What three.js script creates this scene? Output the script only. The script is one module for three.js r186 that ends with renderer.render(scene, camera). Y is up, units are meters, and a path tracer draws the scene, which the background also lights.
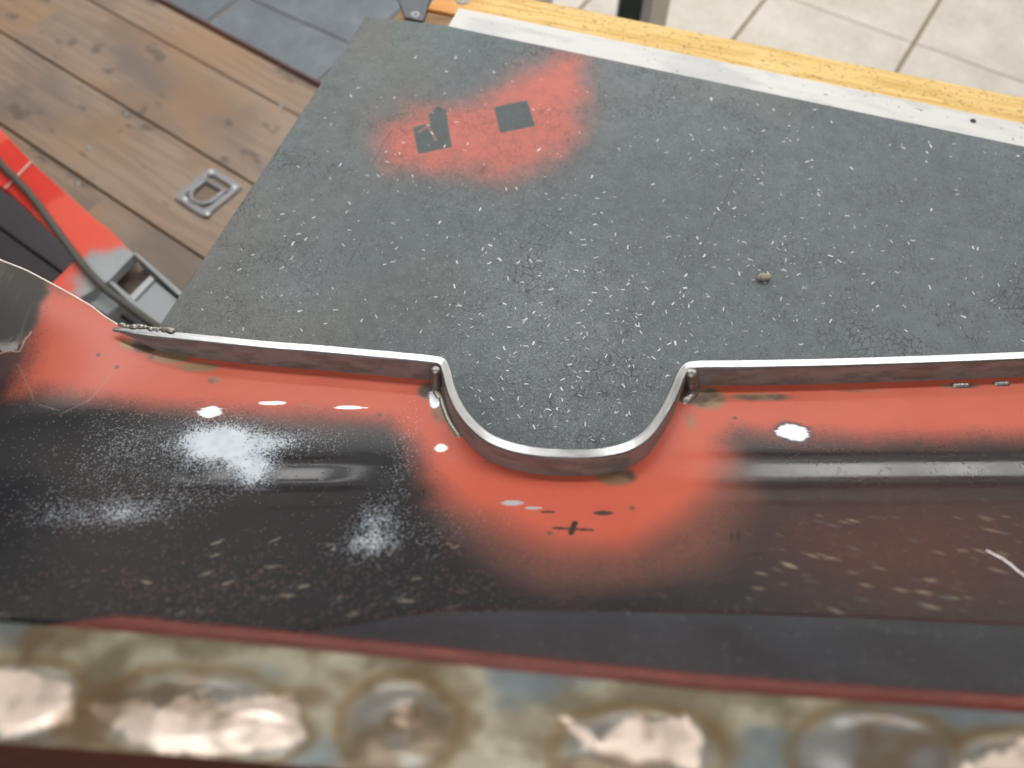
import * as THREE from 'three';
import { RectAreaLightUniformsLib } from 'three/addons/lights/RectAreaLightUniformsLib.js';
import { RoundedBoxGeometry } from 'three/addons/geometries/RoundedBoxGeometry.js';
import { mergeGeometries, toCreasedNormals } from 'three/addons/utils/BufferGeometryUtils.js';

// ---------------------------------------------------------------- camera, light, exposure
const scene = new THREE.Scene();
const FPX = 770, PITCH = THREE.MathUtils.degToRad(60), CAM_Y = 0.6;      // focal length in pixels, downward pitch, height above the mat
const camera = new THREE.PerspectiveCamera(2 * Math.atan(384 / FPX) * 180 / Math.PI, 4 / 3, 0.02, 60);
camera.position.set(0, CAM_Y, 0);
camera.rotation.set(-PITCH, 0, 0);
camera.focus = 0.62;
camera.userData.fStop = 4.3;
const renderer = new THREE.WebGLRenderer();
renderer.toneMapping = THREE.LinearToneMapping;
renderer.toneMappingExposure = 1.0;
renderer.shadowMap.enabled = true;
RectAreaLightUniformsLib.init();
// room lamps: x, z, y, turn, length, width, strength (ceiling battens)
const ROOM_TURN = THREE.MathUtils.degToRad(33);
const CEIL = 2.0, FLOOR = -0.85;
const LAMPS = [
  { x: 1.35, z: -1.7, len: 1.5, wid: 0.28, k: 17 },
  { x: -0.55, z: -1.7, len: 1.5, wid: 0.28, k: 15 },
  { x: 0.0, z: -3.5, len: 3.4, wid: 0.28, k: 9.5 },  // unseen far lamp, placed and lengthened for its reflection in the bare metal
  { x: -0.2, z: 0.5, len: 1.5, wid: 0.28, k: 6 },
];
const LAMP_COLOR = new THREE.Color(1.0, 0.985, 0.96);

// ---------------------------------------------------------------- helpers
let seed = 12345;
const rnd = () => { seed = (seed * 1664525 + 1013904223) >>> 0; return seed / 4294967296; };
const rr = (a, b) => a + (b - a) * rnd();
const clamp = (x, a = 0, b = 1) => Math.min(b, Math.max(a, x));
const ss = (a, b, x) => { const t = clamp((x - a) / (b - a)); return t * t * (3 - 2 * t); };
const mix = (a, b, t) => a + (b - a) * t;
const mix3 = (a, b, t) => [mix(a[0], b[0], t), mix(a[1], b[1], t), mix(a[2], b[2], t)];
function h2(ix, iy, s = 0) {
  let h = Math.imul(ix | 0, 374761393) ^ Math.imul(iy | 0, 668265263) ^ Math.imul((s | 0) + 11, 1274126177);
  h = Math.imul(h ^ (h >>> 13), 1274126177); h ^= h >>> 16;
  return (h >>> 0) / 4294967296;
}
function noise(x, y, s = 0) {
  const ix = Math.floor(x), iy = Math.floor(y); let fx = x - ix, fy = y - iy;
  fx = fx * fx * (3 - 2 * fx); fy = fy * fy * (3 - 2 * fy);
  const a = h2(ix, iy, s), b = h2(ix + 1, iy, s), c = h2(ix, iy + 1, s), d = h2(ix + 1, iy + 1, s);
  return a + (b - a) * fx + (c - a) * fy + (a - b - c + d) * fx * fy;
}
function fbm(x, y, o = 4, s = 0) { let v = 0, a = 0.5, t = 0; for (let i = 0; i < o; i++) { v += a * noise(x, y, s + i * 7); t += a; a *= 0.5; x *= 2.03; y *= 2.03; } return v / t; }
// distance to the nearest boundary of a random cell pattern (for cracks)
function cracks(x, y, s) {
  const ix = Math.floor(x), iy = Math.floor(y); let d1 = 9, d2 = 9;
  for (let j = -1; j <= 1; j++) for (let i = -1; i <= 1; i++) {
    const cx = ix + i + h2(ix + i, iy + j, s), cy = iy + j + h2(ix + i, iy + j, s + 1);
    const d = Math.hypot(cx - x, cy - y); if (d < d1) { d2 = d1; d1 = d; } else if (d < d2) d2 = d;
  }
  return d2 - d1;
}
// signed distance to a polygon, negative inside
function polyDist(P, x, y) {
  const B = P.box || (P.box = [Math.min(...P.map(q => q[0])) - 0.06, Math.max(...P.map(q => q[0])) + 0.06, Math.min(...P.map(q => q[1])) - 0.06, Math.max(...P.map(q => q[1])) + 0.06]);
  if (x < B[0] || x > B[1] || y < B[2] || y > B[3]) return 0.06;
  let d = 1e9, inside = false;
  for (let i = 0, j = P.length - 1; i < P.length; j = i++) {
    const [xi, yi] = P[i], [xj, yj] = P[j], ex = xj - xi, ey = yj - yi, wx = x - xi, wy = y - yi;
    const t = clamp((wx * ex + wy * ey) / (ex * ex + ey * ey)); d = Math.min(d, Math.hypot(wx - ex * t, wy - ey * t));
    if ((yi > y) !== (yj > y) && x < (xj - xi) * (y - yi) / (yj - yi) + xi) inside = !inside;
  }
  return inside ? -d : d;
}
function segDist(x, y, a, b) { const ex = b[0] - a[0], ey = b[1] - a[1], t = clamp(((x - a[0]) * ex + (y - a[1]) * ey) / (ex * ex + ey * ey)); return Math.hypot(x - a[0] - ex * t, y - a[1] - ey * t); }
// textures: fn(u, v) -> {c:[r,g,b] sRGB 0..255, r: roughness, m: metalness, h: height 0..1}
function makeTextures(w, h, fn, { bump = true, orm = true } = {}) {
  const C = new Uint8Array(w * h * 4), R = orm ? new Uint8Array(w * h * 4) : null, B = bump ? new Uint8Array(w * h * 4) : null;
  for (let j = 0; j < h; j++) for (let i = 0; i < w; i++) {
    const o = fn((i + 0.5) / w, (j + 0.5) / h), k = (j * w + i) * 4;
    C[k] = clamp(o.c[0], 0, 255); C[k + 1] = clamp(o.c[1], 0, 255); C[k + 2] = clamp(o.c[2], 0, 255); C[k + 3] = 255;
    if (R) { R[k] = 255; R[k + 1] = clamp(o.r) * 255; R[k + 2] = clamp(o.m || 0) * 255; R[k + 3] = 255; }
    if (B) { B[k] = B[k + 1] = B[k + 2] = clamp(o.h ?? 0.5) * 255; B[k + 3] = 255; }
  }
  const mk = (d, srgb) => { const t = new THREE.DataTexture(d, w, h); t.magFilter = THREE.LinearFilter; t.minFilter = THREE.LinearFilter; t.wrapS = t.wrapT = THREE.RepeatWrapping; if (srgb) t.colorSpace = THREE.SRGBColorSpace; t.needsUpdate = true; return t; };
  return { map: mk(C, true), orm: R && mk(R, false), bump: B && mk(B, false) };
}
const std = (o) => new THREE.MeshStandardMaterial({ side: THREE.DoubleSide, ...o });
function mapped(t, bumpScale = 0.001, extra = {}) {
  return std({ map: t.map, ...(t.orm ? { roughnessMap: t.orm, metalnessMap: t.orm, roughness: 1, metalness: 1 } : { roughness: 0.8, metalness: 0 }), ...(t.bump ? { bumpMap: t.bump, bumpScale } : {}), ...extra });
}
const used = new Map();
function numbered(n) { const k = used.get(n) || 0; used.set(n, k + 1); return k ? `${n}_${String(k).padStart(3, '0')}` : n; }
function mesh(name, geo, mat, parent) {
  const m = new THREE.Mesh(geo, mat); m.castShadow = m.receiveShadow = true;
  m.name = parent ? name : numbered(name); (parent || scene).add(m); return m;
}
function thing(name, label, category, group) { const g = new THREE.Group(); g.name = numbered(name); g.userData = { label, category }; if (group) g.userData.group = group; scene.add(g); return g; }
const structure = (o, label) => { o.userData.kind = 'structure'; if (label) o.userData.label = label; return o; };
// pixel -> ray; Z is the distance ahead of the camera (world z = -Z)
const SN = Math.sin(PITCH), CS = Math.cos(PITCH);
function ray(u, v) { const dv = v - 384; return [u - 512, -(FPX * SN + dv * CS), FPX * CS - dv * SN]; }
function onPlane(u, v, y) { const r = ray(u, v), t = (y - CAM_Y) / r[1]; return new THREE.Vector3(r[0] * t, y, -r[2] * t); }
// extrude a ground-plan polygon (world x,z) from yTop down by depth
function slab(pts, yTop, depth, bevel = 0.001) {
  const s = new THREE.Shape(pts.map(p => new THREE.Vector2(p.x, -p.z)));
  const g = new THREE.ExtrudeGeometry(s, { depth: depth - 2 * bevel, bevelEnabled: bevel > 0, bevelThickness: bevel, bevelSize: bevel, bevelOffset: -bevel, bevelSegments: 2, curveSegments: 8 });
  g.rotateX(-Math.PI / 2); g.translate(0, yTop - depth + bevel, 0); return g;
}
function grid(nu, nv, P, UV, thick = 0) {     // parametric sheet; P(i,j) -> Vector3; a thickness folds a back face and rims
  const pos = [], uv = [], idx = [], W = nu + 1;
  for (let j = 0; j <= nv; j++) for (let i = 0; i <= nu; i++) { const p = P(i, j); pos.push(p.x, p.y, p.z); const t = UV ? UV(p, i, j) : [i / nu, j / nv]; uv.push(t[0], t[1]); }
  for (let j = 0; j < nv; j++) for (let i = 0; i < nu; i++) { const a = j * W + i; idx.push(a, a + 1, a + W, a + 1, a + W + 1, a + W); }
  const g = new THREE.BufferGeometry(); g.setAttribute('position', new THREE.Float32BufferAttribute(pos, 3)); g.setAttribute('uv', new THREE.Float32BufferAttribute(uv, 2)); g.setIndex(idx); g.computeVertexNormals();
  if (!thick) return g;
  const N = g.attributes.normal, n = pos.length / 3, up = []; let sum = 0; for (let k = 0; k < n; k++) sum += N.getY(k); const sg = sum > 0 ? 1 : -1;
  const bp = []; for (let k = 0; k < n; k++) bp.push(pos[3 * k] - sg * N.getX(k) * thick, pos[3 * k + 1] - sg * N.getY(k) * thick, pos[3 * k + 2] - sg * N.getZ(k) * thick);
  const back = new THREE.BufferGeometry(); back.setAttribute('position', new THREE.Float32BufferAttribute(bp, 3)); back.setAttribute('uv', new THREE.Float32BufferAttribute(uv, 2));
  back.setIndex(idx.slice().reverse()); back.computeVertexNormals();
  const loop = []; for (let i = 0; i <= nu; i++) loop.push(i); for (let j = 1; j <= nv; j++) loop.push(j * W + nu); for (let i = nu - 1; i >= 0; i--) loop.push(nv * W + i); for (let j = nv - 1; j > 0; j--) loop.push(j * W);
  const rp = [], ru = [], ri = [];
  loop.forEach((k, q) => { rp.push(...pos.slice(3 * k, 3 * k + 3), ...bp.slice(3 * k, 3 * k + 3)); ru.push(...uv.slice(2 * k, 2 * k + 2), ...uv.slice(2 * k, 2 * k + 2)); const a = 2 * q, b = 2 * ((q + 1) % loop.length); ri.push(a, b, a + 1, b, b + 1, a + 1); });
  const rim = new THREE.BufferGeometry(); rim.setAttribute('position', new THREE.Float32BufferAttribute(rp, 3)); rim.setAttribute('uv', new THREE.Float32BufferAttribute(ru, 2)); rim.setIndex(ri); rim.computeVertexNormals();
  return mergeGeometries([g, back, rim]);
}
function polyline(P) { return (x) => { if (x <= P[0][0]) return mix(P[0][1], P[1][1], (x - P[0][0]) / (P[1][0] - P[0][0])); for (let i = 1; i < P.length; i++) if (x <= P[i][0] || i === P.length - 1) return mix(P[i - 1][1], P[i][1], (x - P[i - 1][0]) / (P[i][0] - P[i - 1][0])); }; }
function boxUV(g, s = 1) { // planar uv in metres by dominant axis
  if (g.index) g = g.toNonIndexed(); const p = g.attributes.position, n = g.attributes.normal, uv = [];
  for (let i = 0; i < p.count; i++) { const ax = Math.abs(n.getX(i)), ay = Math.abs(n.getY(i)), az = Math.abs(n.getZ(i)); const x = p.getX(i), y = p.getY(i), z = p.getZ(i); if (ay >= ax && ay >= az) uv.push(x * s, z * s); else if (ax >= az) uv.push(z * s, y * s); else uv.push(x * s, y * s); }
  g.setAttribute('uv', new THREE.Float32BufferAttribute(uv, 2)); return g;
}
const T0 = Date.now(), log = (m) => console.log(m, Date.now() - T0);

// ---------------------------------------------------------------- the room
const E1 = new THREE.Vector3(Math.cos(ROOM_TURN), 0, Math.sin(ROOM_TURN));     // along the tile rows, to the right and towards the camera
const E2 = new THREE.Vector3(Math.sin(ROOM_TURN), 0, -Math.cos(ROOM_TURN));    // away
const roomAt = (a, b, y) => new THREE.Vector3(0.3, 0, -1.0).addScaledVector(E1, a).addScaledVector(E2, b).setY(y);
const wallPaint = std({ color: 0xcfcbc2, roughness: 0.85 });
const ceilPaint = std({ color: 0xe6e4de, roughness: 0.9 });
const RA = 3.2, RB = 3.2;
function roomBox(name, a, b, y, sa, sb, sy, mat) { const m = mesh(name, new THREE.BoxGeometry(sa, sy, sb), mat); m.position.copy(roomAt(a, b, y)); m.rotation.y = -ROOM_TURN; return structure(m); }
roomBox('ceiling', 0, 0, CEIL + 0.05, 2 * RA + 0.4, 2 * RB + 0.4, 0.1, ceilPaint);
roomBox('wall_far', 0, RB + 0.1, (CEIL + FLOOR) / 2, 2 * RA + 0.4, 0.2, CEIL - FLOOR, wallPaint);
roomBox('wall_near', 0, -RB - 0.1, (CEIL + FLOOR) / 2, 2 * RA + 0.4, 0.2, CEIL - FLOOR, wallPaint);
roomBox('wall_left', -RA - 0.1, 0, (CEIL + FLOOR) / 2, 0.2, 2 * RB, CEIL - FLOOR, wallPaint);
roomBox('wall_right', RA + 0.1, 0, (CEIL + FLOOR) / 2, 0.2, 2 * RB, CEIL - FLOOR, wallPaint);
const groutMat = std({ color: 0x8a7a66, roughness: 0.95 });
const floorRoot = roomBox('floor', 0, 0, FLOOR - 0.054, 2 * RA + 0.4, 2 * RB + 0.4, 0.1, groutMat);
{
  const tileTex = [0, 1].map(k => makeTextures(256, 256, (u, v) => {
    const n = fbm(u * 6, v * 6, 4, 40 + k), f = fbm(u * 40, v * 40, 2, 50 + k), sp = noise(u * 90, v * 90, 60 + k) > 0.93 ? -14 : 0;
    const d = (n - 0.5) * 26 + (f - 0.5) * 14 + sp;
    return { c: [207 + d, 202 + d, 195 + d * 1.1], r: 0.42 + 0.25 * n };
  }, { bump: false }));
  const greyTex = makeTextures(256, 256, (u, v) => { const n = fbm(u * 5, v * 5, 4, 71), f = fbm(u * 30, v * 30, 2, 73), d = (n - 0.5) * 30 + (f - 0.5) * 14; return { c: [112 + d, 120 + d, 130 + d], r: 0.5 + 0.25 * n }; }, { bump: false });
  const tm = tileTex.map(t => mapped(t)), gm = mapped(greyTex);
  const S = 0.45, geo = new RoundedBoxGeometry(S - 0.011, 0.008, S - 0.005, 1, 0.0015);
  // the joint crossing seen in the photograph fixes the grid
  const X0 = onPlane(914, 43, FLOOR).sub(roomAt(0, 0, FLOOR)), a0 = X0.dot(E1), b0 = X0.dot(E2);
  const ia0 = Math.ceil((-RA - a0) / S), ia1 = Math.floor((RA - a0) / S), ib0 = Math.ceil((-RB - b0) / S), ib1 = Math.floor((RB - b0) / S);
  for (let i = ia0; i < ia1; i++) for (let j = ib0; j < ib1; j++) {
    const a = a0 + (i + 0.5) * S, b = b0 + (j + 0.5) * S, p = roomAt(a, b, FLOOR);
    if (b < -1.2) continue;                                             // behind the bench, out of sight: plain screed
    const grey = i < -3 || (i === -3 && j <= -2);
    const t = mesh('floor_tile', geo, grey ? gm : tm[(i * 7 + j * 3) & 1], floorRoot);
    t.position.set(a, 0.051, -b); t.rotation.y = Math.PI * ((i * 5 + j * 3) & 1);
  }
}
// lamps
const diffuserMat = std({ color: 0xffffff, emissive: LAMP_COLOR, emissiveIntensity: 6, roughness: 0.5 });
const housingMat = std({ color: 0xdcdcda, roughness: 0.4, metalness: 0.1 });
LAMPS.forEach((L, i) => {
  const g = thing('ceiling_lamp', ['long white ceiling batten lamp above the beige tiles', 'long white ceiling batten lamp above the plank deck', 'long white ceiling batten lamp added close to the far wall for its reflections', 'dimmer white ceiling batten lamp above the body panel'][i], 'lamp');
  g.position.set(L.x, CEIL, L.z);
  const hs = new RoundedBoxGeometry(L.len + 0.04, 0.05, L.wid + 0.03, 2, 0.008); hs.translate(0, -0.026, 0); mesh('housing', hs, housingMat, g);
  const df = new RoundedBoxGeometry(L.len, 0.02, L.wid, 2, 0.006); df.translate(0, -0.058, 0); mesh('diffuser', df, diffuserMat, g);
  const rl = new THREE.RectAreaLight(LAMP_COLOR, L.k, L.len, L.wid); rl.position.set(0, -0.072, 0); rl.rotation.x = -Math.PI / 2; rl.name = 'lamp_light'; g.add(rl);
});
log('room ready');

// ---------------------------------------------------------------- workbench and rubber mat
const mA = onPlane(443, 24.5, 0), mB = onPlane(1024, 146, 0), mC = onPlane(366, 16, 0), mD = onPlane(180, 294, 0);
const BE = mB.clone().sub(mA).normalize();                       // along the back edge
const BF = new THREE.Vector3(-BE.z, 0, BE.x);                    // towards the camera
const LE = mD.clone().sub(mC).normalize();                       // along the left edge of the mat
const MATW = 1.75, MATD = 0.98;
const mO = mA.clone().addScaledVector(BE, mC.clone().sub(mA).dot(BE));
const benchAt = (a, b, y) => mO.clone().addScaledVector(BE, a).addScaledVector(BF, b).setY(y);
const benchLocal = (p) => { const d = p.clone().sub(mO); return [d.dot(BE), d.dot(BF)]; };
const pm = (u, v) => benchLocal(onPlane(u, v, 0));
{
  const sprayP = [[392, 128], [420, 112], [470, 108], [500, 92], [530, 72], [560, 57], [578, 62], [580, 92], [574, 125], [556, 150], [535, 168], [500, 172], [468, 166], [430, 166], [396, 160], [386, 146]].map(p => pm(...p));
  const sq1 = [[413, 127], [447, 119], [452, 147], [418, 154]].map(p => pm(...p)), sq2 = [[494, 107], [527, 100], [535, 126], [500, 133]].map(p => pm(...p));
  const sq1b = [[432, 124], [428, 116], [438, 106], [446, 110], [448, 122]].map(p => pm(...p));
  const curl = [[419, 132], [428, 126], [436, 140]].map(p => pm(...p));
  const dust = [[560, 330, 0.11], [545, 290, 0.07], [590, 420, 0.09]].map(([u, v, r]) => [...pm(u, v), r]);
  const lines = [[[402, 164], [346, 268]], [[392, 130], [372, 165]], [[690, 232], [676, 262]], [[748, 150], [700, 250]]].map(l => l.map(p => pm(...p)));
  const stain = [pm(672, 245), pm(800, 240), pm(640, 200)];
  const tex = makeTextures(2048, 1280, (u, v) => {
    const x = u * 1.3 - 0.08, y = v * 0.85 - 0.02;                          // metres along / from the back edge
    const n = fbm(x * 9, y * 9, 4, 1), f = fbm(x * 120, y * 120, 3, 5), g = h2(Math.floor(x / 0.0007), Math.floor(y / 0.0007), 3), big = fbm(x * 3, y * 3, 3, 9);
    let d = (n - 0.5) * 22 + (f - 0.5) * 20 + (g - 0.5) * 14 + (big - 0.5) * 18;
    let c = [92 + d, 105 + d, 110 + d];
    c = mix3(c, [100 + d, 105 + d, 103 + d], ss(0.5, 0.75, fbm(x * 4 + 3, y * 4, 3, 77)) * 0.7);
    let h = 0.5 + (f - 0.5) * 0.35 + (g - 0.5) * 0.25, r = 0.62 + (n - 0.5) * 0.2;
    // worn pale rim on the left
    // fine dust with grain
    let dd = 0; for (const q of dust) dd += Math.exp(-((x - q[0]) ** 2 + (y - q[1]) ** 2) / (q[2] * q[2]));
    const sp = h2(Math.floor(x / 0.0009), Math.floor(y / 0.0009), 21);
    if (sp < 0.12 * dd + 0.012 + 0.04 * ss(0.5, 0.8, n)) { const k = 0.45; c = mix3(c, [160, 170, 176], k); }
    if (sp > 0.985) c = mix3(c, [30, 33, 34], 0.7);
    // red spray with masked squares
    let pd = polyDist(sprayP, x + (fbm(x * 30, y * 30, 2, 31) - 0.5) * 0.02, y + (fbm(x * 30, y * 30, 2, 37) - 0.5) * 0.02);
    let a = 1 - ss(-0.022, 0.040, pd);
    a = clamp(a * (0.75 + 0.5 * f) + (a > 0.03 && a < 0.9 ? (g - 0.5) * 0.5 * a : 0));
    a = Math.max(a, 0.22 * Math.exp(-Math.max(0, pd) / 0.04) * (0.4 + g));
    const s1 = polyDist(sq1, x, y), s2 = polyDist(sq2, x, y), s3 = polyDist(sq1b, x, y);
    let msk = Math.max(1 - ss(-0.0012, 0.0008, s1), 1 - ss(-0.0012, 0.0008, s2), 1 - ss(-0.003, 0.003, s3));
    if (segDist(x, y, curl[0], curl[1]) < 0.0016 || segDist(x, y, curl[1], curl[2]) < 0.0016) msk *= 0.45;
    a *= 1 - msk * 0.96;
    c = mix3(c, [196 + d * 0.5, 104 + d * 0.5, 92 + d * 0.5], a * 0.9);
    if (msk > 0.5) { c = mix3(c, [58, 68, 70], 0.5); }
    // cracks
    const cd = cracks(x * 170 + fbm(x * 40, y * 40, 2, 15) * 3, y * 120 + fbm(x * 40, y * 40, 2, 19) * 3, 2);
    const ck = (1 - ss(0.02, 0.12, cd)) * ss(0.44, 0.66, fbm(x * 26, y * 26, 3, 55)) * (0.45 + 0.55 * ss(0.35, 0.7, big + 0.25 * dd));
    c = mix3(c, [30, 34, 36], ck * 0.5); h -= ck * 0.45;
    for (const l of lines) { const ld = segDist(x + (n - 0.5) * 0.006, y, l[0], l[1]); if (ld < 0.0006 && f > 0.42) { c = mix3(c, [40, 44, 46], 0.45); h -= 0.15; } }
    return { c, r, m: 0, h };
  });
  for (const t of [tex.map, tex.orm, tex.bump]) t.wrapS = t.wrapT = THREE.MirroredRepeatWrapping;
  const matMat = mapped(tex, 0.0012);
  const bench2uv = ([a, b]) => [(a + 0.08) / 1.3, (b + 0.02) / 0.85];
  const P = [mC, mA, benchAt(MATW, 0, 0), benchAt(MATW, MATD, 0), mC.clone().addScaledVector(LE, MATD)];
  const g = slab(P, 0, 0.005, 0.0012);
  const p = g.attributes.position, uv = []; for (let i = 0; i < p.count; i++) uv.push(...bench2uv(benchLocal(new THREE.Vector3(p.getX(i), 0, p.getZ(i)))));
  g.setAttribute('uv', new THREE.Float32BufferAttribute(uv, 2));
  const m = mesh('rubber_mat', g, matMat); m.userData = { label: 'dark grey cracked rubber mat with a red spray patch and two masked squares', category: 'mat' };
}
// woods and metals
function woodTex(w, h, base, dark, s, knots = 0.5) {
  return makeTextures(w, h, (u, v) => {
    const wv = fbm(u * 3, v * 4, 3, s), gr = fbm(u * 9 + wv * 2, v * 95 + wv * 8, 3, s + 1), fi = noise(u * 60, v * 420, s + 2), st = fbm(u * 5, v * 3, 4, s + 3), sp = fbm(u * 70, v * 30, 2, s + 4);
    let c = mix3(base, dark, clamp(ss(0.42, 0.75, gr) * 0.55 + (fi - 0.5) * 0.22 + ss(0.5, 0.75, st) * knots));
    if (sp > 0.74) c = mix3(c, dark, 0.6);
    return { c, r: 0.62 + 0.2 * gr, h: 0.6 - gr * 0.4 };
  });
}
const steel = std({ color: 0x8f9294, roughness: 0.42, metalness: 0.9 });
const darkSteel = std({ color: 0x3b3f42, roughness: 0.5, metalness: 0.6 });
{
  const bench = thing('workbench', 'sturdy workbench with a yellow wooden back edge and an aluminium strip', 'workbench');
  const aW = benchLocal(onPlane(1000, 118.5, -0.0052))[1], bW = benchLocal(onPlane(1000, 92.5, -0.0065))[1];    // strip and wood back lines, in front of which the mat starts
  const aluStart = benchLocal(mA)[0] + 0.004, woodStart = pm(424, 8)[0];
  const quad = (a0, a1, b0, b1, y) => [benchAt(a0, b0, y), benchAt(a1, b0, y), benchAt(a1, b1, y), benchAt(a0, b1, y)];
  const topTex = woodTex(512, 512, [150, 118, 84], [96, 72, 50], 300), topMat = mapped(topTex, 0.0008, { roughnessMap: null, metalnessMap: null, roughness: 0.8, metalness: 0 });
  mesh('bench_top', boxUV(slab(quad(0.03, MATW + 0.02, aW + 0.014, MATD - 0.03, 0), -0.0095, 0.05, 0.002)), topMat, bench);
  const yTex = makeTextures(2048, 128, (u, v) => {
    const x = u * 1.6, y = v * 0.06, gr = fbm(x * 12, y * 260, 3, 201), n = fbm(x * 14, y * 30, 4, 205), sp = fbm(x * 300, y * 420, 2, 209), fi = noise(x * 60, y * 900, 211);
    let c = mix3([226, 194, 126], [204, 160, 86], clamp(ss(0.4, 0.7, gr) * 0.7 + (fi - 0.5) * 0.35));
    c = mix3(c, [232, 204, 140], ss(0.55, 0.75, n) * 0.6);
    if (sp > 0.70) c = mix3(c, [140, 108, 68], clamp((sp - 0.70) * 6) * 0.8);
    c = mix3(c, [206, 128, 62], (1 - ss(0.0, 0.09, x)) * (0.4 + 0.6 * n));
    const rd = Math.hypot((x - 0.92) / 0.022, (y - 0.035) / 0.014) + (n - 0.5) * 1.2; if (rd < 1) c = mix3(c, [150, 84, 62], 0.8 * (1 - rd * 0.6));
    const r2 = Math.hypot((x - 1.06) / 0.012, (y - 0.02) / 0.012) + (n - 0.5) * 1.2; if (r2 < 1) c = mix3(c, [120, 104, 92], 0.7);
    return { c, r: 0.55 + 0.2 * n, h: 0.6 - gr * 0.3 };
  });
  const yMat = mapped(yTex, 0.0006);
  const wg = slab(quad(woodStart, MATW, aW + 0.012, bW, 0), -0.0065, 0.042, 0.002);
  { const p = wg.attributes.position, uv = []; for (let i = 0; i < p.count; i++) { const [a, b] = benchLocal(new THREE.Vector3(p.getX(i), 0, p.getZ(i))); uv.push((a - woodStart) / 1.6, (b - bW) / 0.06); } wg.setAttribute('uv', new THREE.Float32BufferAttribute(uv, 2)); }
  mesh('wooden_edge', wg, yMat, bench).userData.label = 'yellow varnished wooden edge with dark flecks';
  const aTex = makeTextures(2048, 64, (u, v) => {
    const x = u * 1.6, y = v * 0.04, n = fbm(x * 20, y * 60, 4, 231), s = fbm(x * 8, y * 500, 2, 233), sp = noise(x * 240, y * 240, 235);
    let c = mix3([208, 208, 207], [188, 190, 192], ss(0.4, 0.7, n) * 0.8 + (s - 0.5) * 0.4);
    if (sp > 0.95) c = mix3(c, [96, 98, 96], 0.6);
    const rd = Math.hypot((x - 0.78) / 0.045, (y - 0.018) / 0.012) + (n - 0.5) * 1.5; if (rd < 1) c = mix3(c, [204, 158, 148], 0.55 * (1 - rd));
    return { c, r: 0.5 + 0.2 * n, m: 0.15, h: 0.5 + (s - 0.5) * 0.3 };
  });
  const ag = slab(quad(aluStart, MATW, 0.002, aW, 0), -0.0052, 0.004, 0.0008);
  { const p = ag.attributes.position, uv = []; for (let i = 0; i < p.count; i++) { const [a, b] = benchLocal(new THREE.Vector3(p.getX(i), 0, p.getZ(i))); uv.push((a - aluStart) / 1.6, (b - aW) / 0.04); } ag.setAttribute('uv', new THREE.Float32BufferAttribute(uv, 2)); }
  mesh('aluminium_strip', ag, mapped(aTex, 0.0003), bench).userData.label = 'pale scuffed aluminium edging strip';
  // a metal corner plate with screws at the left end of the wood
  const screw = (u, v, y, r, flat) => {
    const g = new THREE.LatheGeometry([[0.25, -0.2], [0.3, 0.02], [0.42, 0.1], [0.85, 0.16], [1, 0.05], [1.05, -0.12]].map(q => new THREE.Vector2(q[0] * r, q[1] * r)), 20);
    const m = mesh('screw', g, steel, bench); m.position.copy(onPlane(u, v, y)); return m;
  };
  const cpTop = -0.0055, cp = [onPlane(405, 17, cpTop), onPlane(396, -6, cpTop), onPlane(432, -8, cpTop), onPlane(428, 6, cpTop), onPlane(423, 21, cpTop)];
  mesh('corner_plate', slab(cp, cpTop, 0.006, 0.0008), std({ color: 0x5d6068, roughness: 0.55, metalness: 0.4 }), bench);
  screw(415, 14.5, -0.0053, 0.0062); screw(463, 0, -0.0063, 0.009);
  const pin = mesh('screw', new THREE.SphereGeometry(0.0035, 12, 8), darkSteel, bench); pin.position.copy(onPlane(973, 121, -0.0052)); pin.scale.y = 0.5;
  const legM = std({ color: 0x3f4850, roughness: 0.5, metalness: 0.3 });
  for (const [a, b] of [[0.42, 0.12], [MATW - 0.1, 0.12], [0.42, MATD - 0.1], [MATW - 0.1, MATD - 0.1]]) {
    const lg = mesh('leg', new RoundedBoxGeometry(0.05, -FLOOR - 0.0595, 0.05, 2, 0.004), legM, bench); lg.position.copy(benchAt(a, b, (FLOOR - 0.0595) / 2)); lg.rotation.y = Math.atan2(-BE.z, BE.x);
  }
}
log('bench ready');

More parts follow.
